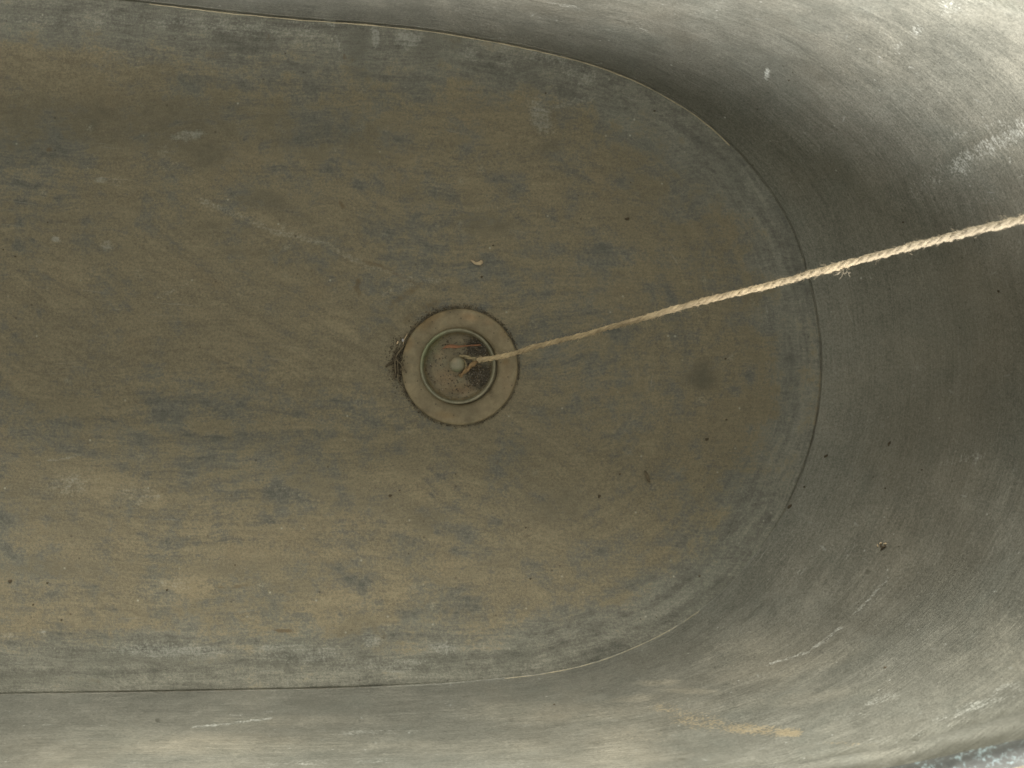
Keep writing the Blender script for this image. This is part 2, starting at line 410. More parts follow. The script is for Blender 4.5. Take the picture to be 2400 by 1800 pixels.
# ------------------------------------------------------------------ stains with a place and a shape of their own, and some painted shade
FLOOR_DARK = [(250, 290, 430, 85, 0, .60), (760, 310, 240, 75, 6, .52), (1080, 340, 160, 50, 8, .3), (150, 500, 220, 60, 0, .3), (1560, 420, 200, 160, 30, .40), (1780, 900, 70, 200, 0, .3), (520, 1010, 200, 40, 0, .25), (750, 1130, 130, 40, 10, .35), (960, 1090, 70, 30, 15, .35), (420, 1420, 320, 26, 0, .33), (1060, 470, 200, 40, 5, .25), (1130, 1010, 90, 36, 10, .25), (350, 1100, 90, 30, 0, .28), (120, 960, 140, 40, 0, .3), (200, 820, 200, 30, 0, .25), (100, 320, 280, 60, 0, .55), (430, 300, 90, 80, 20, .6), (490, 360, 70, 45, 0, .6), (700, 300, 110, 60, 0, .5), (90, 235, 170, 28, 0, .5),  # entries over the right quarter paint shade onto the bottom
    (620, 470, 90, 32, 22, .6), (690, 500, 60, 22, 25, .5), (1140, 520, 90, 38, 10, .55), (520, 540, 90, 28, 0, .42), (560, 590, 70, 25, 0, .4), (1645, 878, 50, 42, 12, .66),
    (250, 590, 90, 35, 0, .35), (1300, 1185, 90, 60, 0, .5), (1010, 1220, 80, 40, 15, .5), (900, 1200, 80, 35, 25, .4), (130, 1330, 170, 30, 0, .5), (560, 1330, 110, 25, 0, .38),
    (690, 1370, 90, 20, 0, .4), (300, 1540, 260, 25, 0, .5), (860, 1490, 110, 45, 0, .45), (60, 1190, 90, 40, 0, .45), (40, 1150, 70, 30, 0, .4), (830, 110, 38, 62, 0, .65), (850, 170, 40, 24, 0, .45),
    (1000, 110, 55, 60, 0, .55), (1060, 95, 45, 30, 0, .5), (1245, 180, 22, 55, 0, .5), (1290, 280, 60, 34, -20, .55), (1285, 345, 34, 18, -10, .6), (1370, 130, 60, 34, 15, .45),
    (1750, 700, 90, 110, 0, .35), (1690, 1030, 60, 120, 0, .3), (300, 75, 180, 16, 0, .4), (60, 30, 120, 14, 0, .45), (400, 15, 120, 12, 3, .5), (180, 1240, 130, 25, 0, .4),
    (1100, 1340, 160, 30, -12, .35), (1420, 1430, 120, 22, -25, .35), (30, 1590, 150, 25, 0, .55), (200, 1600, 90, 18, 0, .45), (1250, 1120, 70, 40, 10, .3), (600, 1240, 60, 25, 0, .35),
    (1160, 860, 20, 26, 0, .45), (640, 240, 80, 18, 0, .35), (380, 165, 60, 18, 0, .4), (950, 420, 90, 30, 0, .3), (1420, 610, 45, 40, 0, .3)]
FLOOR_PALE = [(1270, 275, 34, 62, -25, .55), (1345, 240, 70, 10, -12, .5), (875, 85, 12, 34, 0, .75), (960, 90, 40, 30, 0, .6), (775, 55, 16, 20, 0, .6), (790, 110, 6, 30, -8, .6), (1100, 120, 30, 26, 0, .45),
    (180, 48, 240, 26, 0, .38), (520, 60, 240, 24, 4, .42), (700, 80, 80, 40, 5, .38), (438, 318, 44, 14, 0, .6), (385, 345, 26, 20, 0, .4), (150, 1140, 100, 32, -8, .45), (320, 1160, 70, 28, 0, .42),
    (395, 1380, 64, 32, -12, .36), (400, 1525, 180, 22, 0, .55), (700, 1530, 150, 26, 0, .45), (870, 1500, 30, 18, 0, .6), (1030, 1520, 40, 20, 0, .55), (900, 1560, 160, 22, 0, .4), (640, 1515, 50, 16, 0, .5),
    (1290, 140, 70, 26, 15, .4), (130, 560, 14, 9, 0, .7), (245, 575, 20, 14, 0, .6), (235, 425, 18, 9, 0, .6), (100, 1480, 14, 14, 0, .5), (30, 1490, 34, 10, 0, .4), (1700, 1290, 60, 40, -45, .3),
    (1360, 180, 50, 25, 20, .45), (1180, 130, 26, 60, 0, .4), (400, 385, 40, 18, 0, .35), (1800, 760, 10, 70, 0, .4), (1245, 250, 14, 30, -20, .4)]
FLOOR_BROWN = [(927, 852, 12, 44, 5, .62), (960, 745, 26, 14, -38, .5), (1010, 715, 30, 10, -15, .5), (935, 800, 10, 20, 10, .5), (837, 668, 8, 18, 10, .8), (842, 690, 5, 14, 5, .6), (505, 130, 40, 12, 3, .5), (115, 352, 9, 5, 0, .9), (800, 480, 5, 12, -25, .7), (1530, 905, 130, 60, 0, .25), (668, 413, 20, 5, 10, .3),
    (665, 1478, 26, 5, 3, .9), (560, 1375, 26, 6, -12, .6), (520, 1377, 12, 4, 0, .6), (1166, 1084, 5, 5, 0, .7), (808, 133, 6, 10, 0, .8), (628, 85, 3, 13, 0, .7)]
FLOOR_BROWN_LINES = [([(850, 612), (900, 628), (950, 652), (985, 668)], 6, .6), ([(988, 664), (950, 690), (915, 718)], 10, .55), ([(740, 470), (800, 500)], 5, .3),
    ([(830, 900), (850, 960), (905, 1010)], 12, .25)]
FLOOR_PALE_LINES = [([(470, 470), (560, 505), (640, 540), (760, 570)], 12, .47), ([(760, 570), (860, 625), (960, 650)], 10, .42), ([(900, 690), (960, 665), (1040, 655)], 12, .4), ([(640, 1135), (720, 1170)], 4, .4), ([(110, 1080), (190, 1066)], 3, .7), ([(372, 695), (440, 668)], 7, .45)]
WALL_PALE = [(2230, 15, 40, 26, 0, .55), (2150, 70, 16, 18, 0, .7), (2105, 115, 22, 14, -40, .55), (1797, 172, 8, 17, 0, .95), (2135, 158, 10, 10, 0, .6), (2150, 215, 30, 16, -20, .45), (2270, 1075, 52, 16, -12, .62),
    (1960, 870, 36, 18, 0, .32), (2165, 862, 26, 17, 15, .42), (720, 1788, 80, 9, -4, .45), (1110, 1788, 60, 8, -6, .45), (880, 1715, 140, 8, -4, .5), (640, 1790, 40, 10, 0, .5), (2290, 1655, 140, 15, -19, .62), (2170, 1715, 120, 8, -16, .5),
    (2060, 1640, 80, 12, -14, .5), (2360, 1610, 60, 10, -20, .6), (1330, 15, 60, 14, 12, .55), (1290, 40, 80, 10, 12, .4), (1100, 40, 40, 10, 10, .4), (1500, 60, 40, 8, 40, .5), (1160, 60, 80, 8, 10, .4), (2330, 640, 12, 10, 0, .6), (2320, 668, 16, 4, -10, .7),
    (2000, 560, 60, 10, -38, .25), (1950, 625, 50, 8, -30, .45), (1680, 40, 12, 10, 0, .5), (1720, 80, 10, 6, 0, .45), (2045, 985, 10, 18, 20, .5), (2130, 1140, 10, 14, 20, .5), (1990, 1290, 36, 8, -50, .6), (1960, 1270, 30, 5, -50, .4), (1880, 1340, 30, 8, -35, .55),
    (1790, 1415, 30, 8, -30, .45), (2120, 1300, 14, 10, 20, .5), (2330, 1388, 10, 4, 0, .7), (2156, 1393, 9, 5, 20, .7), (1260, 1700, 170, 8, -4, .35), (180, 1750, 160, 9, -4, .35), (1990, 1678, 60, 9, -10, .5), (1430, 1685, 50, 8, 10, .45), (1520, 1650, 60, 6, 30, .4),
    (870, 1785, 60, 12, 0, .5), (60, 1780, 80, 8, 0, .35), (330, 1790, 60, 8, 0, .35), (2090, 1740, 30, 7, 0, .6), (2050, 1738, 16, 6, 0, .6)]
WALL_PALE_LINES = [([(2150, 440), (2205, 403), (2260, 375)], 24, .45), ([(2240, 388), (2290, 360), (2400, 300)], 30, .60), ([(2210, 330), (2300, 300), (2400, 275)], 12, .45), ([(2060, 480), (2140, 445)], 14, .35), ([(450, 1706), (540, 1694), (640, 1683)], 3.4, .72), ([(540, 1680), (640, 1667)], 3.2, .55),
    ([(1800, 1558), (1860, 1538), (1895, 1528)], 4, .8), ([(1905, 1520), (1950, 1490), (1970, 1470)], 5, .85), ([(2000, 1440), (2040, 1402), (2082, 1354)], 4, .75), ([(1970, 1470), (2000, 1440)], 4, .4), ([(1730, 1585), (1800, 1558)], 4, .45), ([(2080, 823), (2128, 846)], 4, .45),
    ([(2316, 465), (2306, 495)], 3, .7), ([(2330, 460), (2312, 520)], 3, .5), ([(2372, 355), (2366, 385)], 4, .7), ([(2393, 405), (2388, 430)], 3.5, .7), ([(2270, 400), (2258, 425)], 3, .6), ([(2085, 100), (2060, 160), (2035, 190)], 8, .4), ([(2190, 440), (2220, 400)], 5, .6),
    ([(1490, 1672), (1508, 1690), (1495, 1706)], 4, .5), ([(1400, 1706), (1420, 1690), (1400, 1670)], 4, .45), ([(1870, 400), (1890, 440), (1930, 520), (1955, 560)], 4, .3), ([(1690, 170), (1740, 215)], 4, .3)]
WALL_SAND = [(1560, 1660, 50, 16, 5, .55), (1640, 1690, 90, 26, 8, .6), (1760, 1710, 110, 16, 3, .72), (1850, 1718, 36, 12, 0, .9), (1990, 1744, 70, 6, 2, .55), (1500, 1720, 120, 18, 6, .38), (1400, 1740, 120, 12, 0, .28), (1480, 1640, 60, 8, -5, .32)]
WALL_FILM = [(1545, 1600, 60, 9, -2, .5), (1620, 1620, 80, 8, 3, .48), (1480, 1638, 70, 10, -6, .45), (1300, 1670, 260, 30, 0, .38), (500, 1745, 460, 30, 0, .38), (1050, 1750, 300, 24, 0, .32), (1900, 1560, 160, 22, -18, .3), (700, 1690, 300, 16, 0, .3), (1850, 1640, 260, 20, -8, .3)]
WALL_DARK = [(2034, 1341, 9, 9, 0, .8), (371, 1690, 8, 7, 0, .8), (1198, 1686, 10, 9, 0, .75), (1600, 1780, 22, 6, 0, .7), (1830, 1748, 26, 7, -8, .6), (1790, 1762, 24, 5, 0, .6), (2341, 1395, 10, 8, 0, .7), (2140, 1745, 30, 4, -50, .8), (2100, 1762, 40, 4, -10, .6), (1930, 190, 12, 24, -10, .35), (2060, 500, 20, 16, 0, .5),
    (1100, 80, 90, 14, 10, .5), (960, 40, 120, 10, 6, .35), (1220, 70, 60, 12, 14, .45), (2000, 1560, 140, 8, -18, .3), (2180, 1685, 160, 6, -17, .55), (1500, 1795, 300, 6, -2, .4), (1950, 1735, 120, 6, -10, .4), (640, 1655, 60, 10, 0, .3), (2250, 380, 40, 10, -30, .3)]

FLOOR_TAN = [(265, 1140, 85, 42, -8, .75), (345, 1165, 60, 30, 5, .7), (60, 1180, 60, 28, 0, .5), (900, 1255, 190, 60, -6, .5), (760, 960, 210, 60, 0, .42), (990, 1130, 150, 46, 20, .5), (410, 1385, 110, 36, -5, .7), (560, 1240, 150, 46, 0, .5),
    (880, 1390, 170, 40, -6, .55), (1090, 1340, 90, 36, 10, .5), (300, 1290, 150, 26, -4, .45), (480, 125, 200, 16, 3, .45), (160, 110, 150, 16, 0, .35), (950, 690, 90, 40, 15, .45), (640, 860, 160, 40, 0, .35), (470, 700, 130, 26, 0, .35), (1230, 1240, 120, 26, -15, .35),
    (1420, 1290, 130, 26, -30, .35), (330, 960, 160, 30, 0, .3), (820, 1090, 110, 30, 10, .4), (1010, 990, 120, 30, 10, .45), (780, 760, 100, 40, 10, .4), (230, 1420, 200, 22, -2, .4), (700, 1440, 160, 22, 0, .4), (520, 940, 160, 36, 0, .3), (1260, 470, 60, 60, 0, .3),
    (640, 420, 60, 24, 10, .35), (1250, 700, 120, 40, -10, .25), (1500, 760, 120, 40, 0, .2), (100, 660, 160, 30, 0, .3), (560, 500, 60, 16, 15, .4)]
def paint(v, wall, rel):
    px, py = project(v)
    wx = px + 34 * fbm(px / 60, py / 60, 21, 4); wy = py + 26 * fbm(px / 60, py / 60, 31, 4)
    fx = px + 7 * fbm(px / 14, py / 14, 41, 3); fy = py + 7 * fbm(px / 14, py / 14, 51, 3)
    a = np.zeros((len(v), 3)); b = np.zeros((len(v), 3))
    mx = lambda arr, ch, m: np.maximum(arr[:, ch], m, out=arr[:, ch])
    if not wall:
        top = (py < 860) & (px < 1500)
        a[:, 0] = .06 + .62 * sstep(.008, .054, rel + .030 * fbm(px / 110, py / 70, 77, 4))
        a[:, 0] += .22 * fbm(px / 420, py / 160, 61, 3)
        for x, y, rx, ry, an, am in FLOOR_DARK: mx(a, 1, am * blob(wx, wy, x, y, rx, ry, an, .7))
        for x, y, rx, ry, an, am in FLOOR_PALE: mx(a, 2, am * blob(wx, wy, x, y, rx, ry, an, .6))
        for x, y, rx, ry, an, am in FLOOR_TAN: mx(b, 0, .85 * am * blob(wx + 1.6 * (fx - px), wy + 1.6 * (fy - py), x, y, rx, ry, an, .38))
        for x, y, rx, ry, an, am in FLOOR_BROWN: mx(b, 1, am * blob(fx, fy, x, y, rx, ry, an, .5))
        for p, w, am in FLOOR_BROWN_LINES: mx(b, 1, am * stroke(fx, fy, p, w))
        for p, w, am in FLOOR_PALE_LINES: mx(a, 2, am * stroke(fx, fy, p, w))
        d = np.hypot(v[:, 0] - DRAIN[0], v[:, 1] - DRAIN[1]); an = np.arctan2(v[:, 1] - DRAIN[1], v[:, 0] - DRAIN[0])
        lean = .5 + .5 * np.cos(an - R(140))
        mx(b, 1, (.12 + .45 * lean) * (1 - sstep(.0385, .0415 + .006 * lean, d + .004 * fbm(px / 12, py / 12, 71, 3))))
        a[:, 0] = np.maximum(a[:, 0], .75 * (1 - sstep(.045, .10, d)))
    else:
        for x, y, rx, ry, an, am in WALL_PALE: mx(a, 2, am * blob(fx, fy, x, y, rx, ry, an, .7))
        for p, w, am in WALL_PALE_LINES: mx(a, 2, am * stroke(fx, fy, p, w))
        for x, y, rx, ry, an, am in WALL_DARK: mx(a, 1, am * blob(fx, fy, x, y, rx, ry, an, .6))
        for x, y, rx, ry, an, am in WALL_SAND: mx(b, 0, am * blob(fx, fy, x, y, rx, ry, an, .7))
        for x, y, rx, ry, an, am in WALL_FILM: mx(a, 0, am * blob(wx, fy, x, y, rx, ry, an, .7))
        a[:, 0] = np.maximum(a[:, 0], .16 + .5 * fbm(px / 300, py / 200, 81, 3))
    return a, b

# ------------------------------------------------------------------ the bath
tub = empty('bathtub', (0, 0, 0), 'old grey zinc bath with silted brown bottom and sloping weathered walls', 'bathtub')

# bottom sheet: rings from a spine out to the seam
XL, XR = -.62, .02
axis = lambda x: .010 - .034 * (x + .05)
spx = np.clip(seam[:, 0], XL, XR); spine = np.stack([spx, axis(spx)], 1)
LEN = np.linalg.norm(seam - spine, axis=1)
_g = np.clip(.0011 + .0009 * fbm(arc * 60, arc * 0, 5, 3), .0004, .0022)              # open joint
dist = np.concatenate([np.linspace(0, .0032, 9), np.linspace(.0042, .03, 22), ])
rows = []
inner = np.linspace(0, 1, 150)
for k in range(150): rows.append(('r', inner[k]))
V = []; F = []; REL = []; FLOW = []
INNER_EDGE = .032
for kind, t in rows:
    f = t * (LEN - INNER_EDGE) / LEN
    V.append(spine + (seam - spine) * f[:, None]); REL.append(LEN * (1 - f))
for dval in dist[::-1][1:]:
    f = (LEN - dval) / LEN
    V.append(spine + (seam - spine) * f[:, None]); REL.append(np.full(NS, dval))
NR = len(V); Vxy = np.concatenate(V); rel = np.concatenate(REL)
z = floor_z(Vxy[:, 0], Vxy[:, 1])
cover = np.interp(seam_px[:, 0], [-100, 400, 900, 2000], [1, .9, .5, .9]) * np.where(phi < -40, 1, .75)
bare = np.where((seam_px[:, 0] > 950) & (seam_px[:, 0] < 1850) & (seam_px[:, 1] > 1240), .12, 1.0)
bare = csm(bare, 12)
groove = (.0007 * np.tile(bare, NR)) * np.exp(-((rel - .0006) / .0006) ** 2)
z = z - groove
floor_v = np.column_stack([Vxy, z])
quad = lambda i, k: (i * NS + k, i * NS + (k + 1) % NS, (i + 1) * NS + (k + 1) % NS, (i + 1) * NS + k)
F = [quad(i, k)[::-1] for i in range(NR - 1) for k in range(NS)]
bottom = link_mesh('bottom', floor_v, F, M['bottom'], tub)
a, b = paint(floor_v, False, rel)
sd = np.tile(bare * np.clip(.38 + 1.3 * fbm(arc * 25, arc * 0, 15, 3), 0, 1), NR) * (1 - sstep(.0006, .0016, rel))
b[:, 2] = np.clip(sd, 0, 1)
point_color(bottom, 'stain_shade_a', a); point_color(bottom, 'stain_b', b)
bandw = sstep(.02, .075, seam[:, 0])
point_vec(bottom, 'band', np.column_stack([np.maximum(np.tile(bandw, NR) * .55 * (1 - sstep(.10, .17, rel)), 1 - sstep(.02, .07, rel)), rel * 0, rel * 0]))
point_vec(bottom, 'flow', np.column_stack([np.tile(arc, NR), rel, np.zeros(len(rel))]))

# inner wall: lip over the bottom sheet, cove, slope and a flare with a ridge under the rim
sz = floor_z(seam[:, 0], seam[:, 1])
tt = np.concatenate([np.linspace(0, .5, 90) ** 1.25 * .5 ** -.25, np.linspace(.5, 1, 74)[1:]])
rowsV = []; relW = []
LIP = -.0004
for hz in (-.0030, .0001, .0005):
    off = LIP + (.0002 if hz > .0004 else 0)
    rowsV.append(np.column_stack([seam + NOR * off, sz + hz])); relW.append(np.zeros(NS))
prev = None; acc = np.zeros(NS)
for t in tt:
    P1 = (.40 * OUT + .002, .17 * RIMZ); P2 = (.76 * OUT + .001, .52 * RIMZ); P3 = (OUT, RIMZ)
    o = 3 * (1 - t) ** 2 * t * P1[0] + 3 * (1 - t) * t * t * P2[0] + t ** 3 * P3[0]
    h = 3 * (1 - t) ** 2 * t * P1[1] + 3 * (1 - t) * t * t * P2[1] + t ** 3 * P3[1]
    o = o + .0030 * np.exp(-((t - .905) / .014) ** 2) - .0022 * np.exp(-((t - .945) / .02) ** 2) + .0015 * sstep(.95, 1, t)
    wob = .0016 * fbm(arc * 7, np.full(NS, t * 5.0), 9, 3) * math.sin(math.pi * min(1, t * 1.6)) if t < .62 else 0
    p = np.column_stack([seam + NOR * (o + LIP + .0004 + wob)[:, None], sz * (1 - t) + h + .0006])
    pxq, pyq = project(p)
    p[:, :2] -= NOR * (.0012 * stroke(pxq, pyq, [(1905, 635), (2060, 500), (2160, 430), (2290, 360), (2480, 250)], 22, .9))[:, None]
    if prev is not None: acc = acc + np.linalg.norm(p - prev, axis=1)
    prev = p; rowsV.append(p); relW.append(acc.copy())
NW = len(rowsV); wall_v = np.concatenate(rowsV); relw = np.concatenate(relW)
FW = [quad(i, k)[::-1] for i in range(NW - 1) for k in range(NS)]
wall = link_mesh('side_wall', wall_v, FW, M['wall'], tub)
a, b = paint(wall_v, True, relw)
lipm = (relw < .0018)
b[:, 2] = np.where(relw < 1e-6, .55, 0) * np.tile(bare, NW)
tcol = np.repeat(np.concatenate([[0, 0, 0], tt]), NS)
a[:, 1] = np.maximum(a[:, 1], .8 * sstep(.92, .985, tcol)); a[:, 1] = np.maximum(a[:, 1], .75 * np.exp(-((tcol - .895) / .016) ** 2))  # dark bands painted below the rim to tone down its brightness
a[:, 2] = np.maximum(a[:, 2], .42 * (1 - sstep(.0004, .0022, relw)) * np.tile(np.clip(.5 + 1.6 * fbm(arc * 40, arc * 0, 25, 3), 0, 1), NW) * (relw > 1e-6))
point_color(wall, 'stain_shade_a', a); point_color(wall, 'stain_b', b)
point_vec(wall, 'flow', np.column_stack([np.tile(arc, NW), relw, np.zeros(len(relw))]))

# outer shell and rolled rim
shell_rows = [np.column_stack([r[:, :2] + NOR * .0035, r[:, 2] - .0015]) for r in rowsV[3:][::-1][::8]]
low = np.column_stack([seam + NOR * .0035, np.full(NS, -.034)])
shell_v = np.concatenate(shell_rows + [low]); nsr = len(shell_rows) + 1
link_mesh('outer_shell', shell_v, [quad(i, k) [::-1] for i in range(nsr - 1) for k in range(NS)], M['shell'], tub)
rimc = rowsV[-1] + np.column_stack([NOR * .0085, np.full(NS, -.0005)])
rv = []
for k in range(12):
    an = 2 * math.pi * k / 12
    rv.append(np.column_stack([rimc[:, :2] + NOR * (.0090 * math.cos(an)), rimc[:, 2] + .0090 * math.sin(an)]))
rv = np.concatenate(rv)
link_mesh('rolled_rim', rv, [(i * NS + k, i * NS + (k + 1) % NS, ((i + 1) % 12) * NS + (k + 1) % NS, ((i + 1) % 12) * NS + k) for i in range(12) for k in range(NS)], M['rim'], tub)

# silty solder bead along the upper run of the seam
def seam_bead(sel, off, rad, zz, seed):
    pts = []; rs = []
    for i in sel:
        w = .0003 * float(fbm(arc[i] * 90, 0, seed, 2)) * 2
        q = seam[i] + NOR[i] * (off + w); pts.append((q[0], q[1], float(sz[i]) + zz))
        rs.append(rad * float(np.clip(.75 + 1.3 * fbm(arc[i] * 70, 3.0, seed + 1, 3), .25, 1.5)))
    mb.tube(pts, rs, 6)
order = [i for i in range(NS) if 345 < seam_px[i, 0] < 1720 and seam_px[i, 1] < 335 and i < NS // 2]
mb = MB(); seam_bead(order, -.0022, .00055, -.0001, 31); mb.build('seam_bead', M['bead'], tub); mb = MB(); seam_bead(order, .0014, .00042, .0008, 41)
low_run = [i for i in range(NS) if 1180 < seam_px[i, 0] < 1640 and seam_px[i, 1] > 1400]
mb.build('seam_bead', M['bead'], tub); mb = MB(); seam_bead(low_run, .0002, .00040, .0008, 51)
mb.build('seam_bead', M['bead'], tub)

# drain flange let into the bottom
fz = float(floor_z(DRAIN[0], DRAIN[1])) + .0022
mb = MB(); mb.lathe([(.0247, fz - .006), (.0247, fz - .0009), (.0251, fz - .0004), (.027, fz - .0003), (.0285, fz - .00024), (.030, fz - .0002), (.0315, fz - .00015), (.033, fz - .0001), (.0343, fz - .00004), (.0355, fz), (.0372, fz - .0001), (.0380, fz - .0005), (.0383, fz - .0013), (.0383, fz - .006)], 160, DRAIN[0], DRAIN[1])
def crop(cx, cy): return 880 + cx / 4.88, 680 + cy / 4.88
def grime_shade(o, spots, off=(0, 0)):
    v = np.array([x.co[:] for x in o.data.vertices]) + np.array([off[0], off[1], 0])
    px, py = project(v); px = px + 5 * fbm(px / 9, py / 9, 61, 3); py = py + 5 * fbm(px / 9, py / 9, 71, 3)
    t = np.ones((len(v), 3)) * (1 + .35 * fbm(px / 16, py / 16, 91, 4))[:, None]
    for cx, cy, rx, ry, an, c, am in spots:
        x, y = crop(cx, cy); m = (am * blob(px, py, x, y, rx / 4.88, ry / 4.88, an, .7))[:, None]
        t = t * (1 - m) + t * np.array(c) * m
    point_color(o, 'grime_shade', np.clip(t, 0, 2))
DK, RU, PK, GN = (.45, .42, .36), (.85, .68, .45), (1.25, 1.05, .95), (.62, .72, .58)
flange_o = mb.build('drain_flange', M['flange'], tub)
grime_shade(flange_o, [(560, 380, 110, 70, -35, RU, .7), (880, 245, 90, 30, 0, DK, .6), (1080, 310, 90, 40, 10, PK, .8), (1290, 370, 60, 30, 20, PK, .6), (330, 880, 60, 110, 0, DK, .6), (370, 620, 50, 90, 20, RU, .6), (560, 1380, 60, 40, 20, DK, .5),
    (1050, 1490, 50, 36, 0, DK, .6), (790, 1430, 120, 40, 5, RU, .5), (1320, 1180, 16, 60, -5, DK, .8), (1490, 820, 40, 30, 0, RU, .7), (1480, 480, 60, 80, 30, RU, .4), (700, 300, 120, 30, -25, RU, .6), (1500, 1000, 60, 150, 0, PK, .3)])

# ------------------------------------------------------------------ surface lookup: a point and its upward normal for a photo position
ALLV = np.concatenate([floor_v[rel > .004], wall_v[3 * NS:]])
APX, APY = project(ALLV)
def on_surface(px, py):
    i = np.argmin((APX - px) ** 2 + (APY - py) ** 2); p = ALLV[i]
    near = np.argsort((ALLV[:, 0] - p[0]) ** 2 + (ALLV[:, 1] - p[1]) ** 2 + (ALLV[:, 2] - p[2]) ** 2)[:24]
    q = ALLV[near] - ALLV[near].mean(0)
    nn = np.linalg.svd(q)[2][2]
    if nn[2] < 0: nn = -nn
    return Vector(p), Vector(nn)

# ------------------------------------------------------------------ plug
PC = P(1072.8, 858.3)[:2]
plug = empty('drain_plug', (PC[0], PC[1], fz), 'round brass drain plug with greened raised rim and domed knob', 'drain plug')
mb = MB(); mb.lathe([(.0001, .0012), (.003, .0011), (.006, .0010), (.009, .0009), (.012, .0009), (.0145, .0009), (.0165, .0009), (.0180, .0009), (.0195, .0010), (.0208, .0013), (.0219, .0030), (.0224, .0038)], 96)
dish_o = mb.build('plug_dish', M['plug'], plug)
grime_shade(dish_o, [(640, 640, 90, 200, 25, GN, .9), (600, 850, 40, 130, 0, DK, .6), (1190, 650, 150, 110, 0, DK, .85), (1190, 960, 150, 140, 0, DK, .85), (930, 500, 200, 40, 0, DK, .45), (800, 1000, 110, 80, 0, PK, .7), (720, 730, 60, 60, 0, PK, .5), (1000, 1120, 120, 50, 0, RU, .6), (860, 1150, 120, 40, 0, RU, .5)], PC)
mb = MB()
mb.lathe([(.0218, .0012), (.0226, .0040), (.0233, .0058), (.0238, .0063), (.0244, .0060), (.0248, .0051), (.0247, .0036), (.0242, .0020), (.0239, .0002), (.0238, -.006)], 128)
ring_o = mb.build('plug_rim', M['ring'], plug)
grime_shade(ring_o, [(600, 640, 120, 260, 30, (.85, 1.0, .82), .9), (1300, 900, 80, 200, 0, (.95, .9, .82), .6), (1100, 460, 120, 40, 15, (.7, .66, .58), .5)], PC)
KX, KY = (932 - 941) / 4.88 / S, -(850 - 870) / 4.88 / S
mb = MB()
mb.lathe([(.0030, .0008), (.0030, .0052), (.0042, .0056), (.0049, .0066), (.0051, .0078), (.0047, .0090), (.0038, .0099), (.0025, .0105), (.0012, .0107), (.00005, .0108)], 40, KX, KY)
knob_o = mb.build('plug_knob', M['knob'], plug)
grime_shade(knob_o, [(940, 930, 60, 30, 0, GN, .8), (1000, 820, 30, 40, 0, (.8, .85, .7), .6), (890, 800, 40, 40, 0, PK, .5)], PC)  # knob shading painted in: paler upper left, darker right, greener below

# ------------------------------------------------------------------ twine
def crop(cx, cy): return 880 + cx / 4.88, 680 + cy / 4.88
zA = fz + .0075; zB = .309
fA, fB = 1 / (D - zA), 1 / (D - zB)
def rope_z(px): return D - 1 / (fA + (fB - fA) * (px - 1120) / 1280.0)
ROPE = [(1120, 844), (1156, 839), (1180, 835), (1214, 826), (1238, 817), (1280, 806), (1317, 797), (1365, 786), (1411, 772), (1500, 748), (1590, 722), (1680, 698), (1770, 677), (1849, 657), (1895, 643), (2009, 612), (2136, 578), (2267, 545), (2400, 514), (2480, 496)]
path = [P(x, y, rope_z(x)) for x, y in ROPE]
d = path[-1] - path[-3]; d /= np.linalg.norm(d)
rim3 = rowsV[-1]
f = 0
while True:
    q = path[-1] + d * f
    k = int(np.argmin(np.hypot(rim3[:, 0] - q[0], rim3[:, 1] - q[1])))
    if (q[:2] - rim3[k, :2]) @ NOR[k] > 0 or f > .5: break
    f += .004
top = rimc[k] + np.array([0, 0, .0118])
print('rope crosses rim at', q, 'rim', rim3[k], 'phi', phi[k])
nk = np.array([NOR[k, 0], NOR[k, 1], 0])
path += [path[-1] * .5 + (top - nk * .012) * .5, top - nk * .010, top, top + nk * .012 + np.array([0, 0, -.006]), top + nk * .016 + np.array([0, 0, -.03]), top + nk * .014 + np.array([.002, 0, -.12]), top + nk * .014 + np.array([.004, .003, -.22])]
def resample(pts, step):
    pts = np.array(pts, float); d = np.linalg.norm(np.diff(pts, axis=0), axis=1); s = np.concatenate([[0], np.cumsum(d)])
    q = np.arange(0, s[-1], step)
    r = np.stack([np.interp(q, s, pts[:, i]) for i in range(3)], 1)
    w = max(3, int(.008 / step)) | 1; ker = np.hanning(w + 2)[1:-1]; ker /= ker.sum()
    pad = np.concatenate([np.repeat(r[:1], w // 2, 0), r, np.repeat(r[-1:], w // 2, 0)])
    return np.stack([np.convolve(pad[:, i], ker, 'valid') for i in range(3)], 1), q
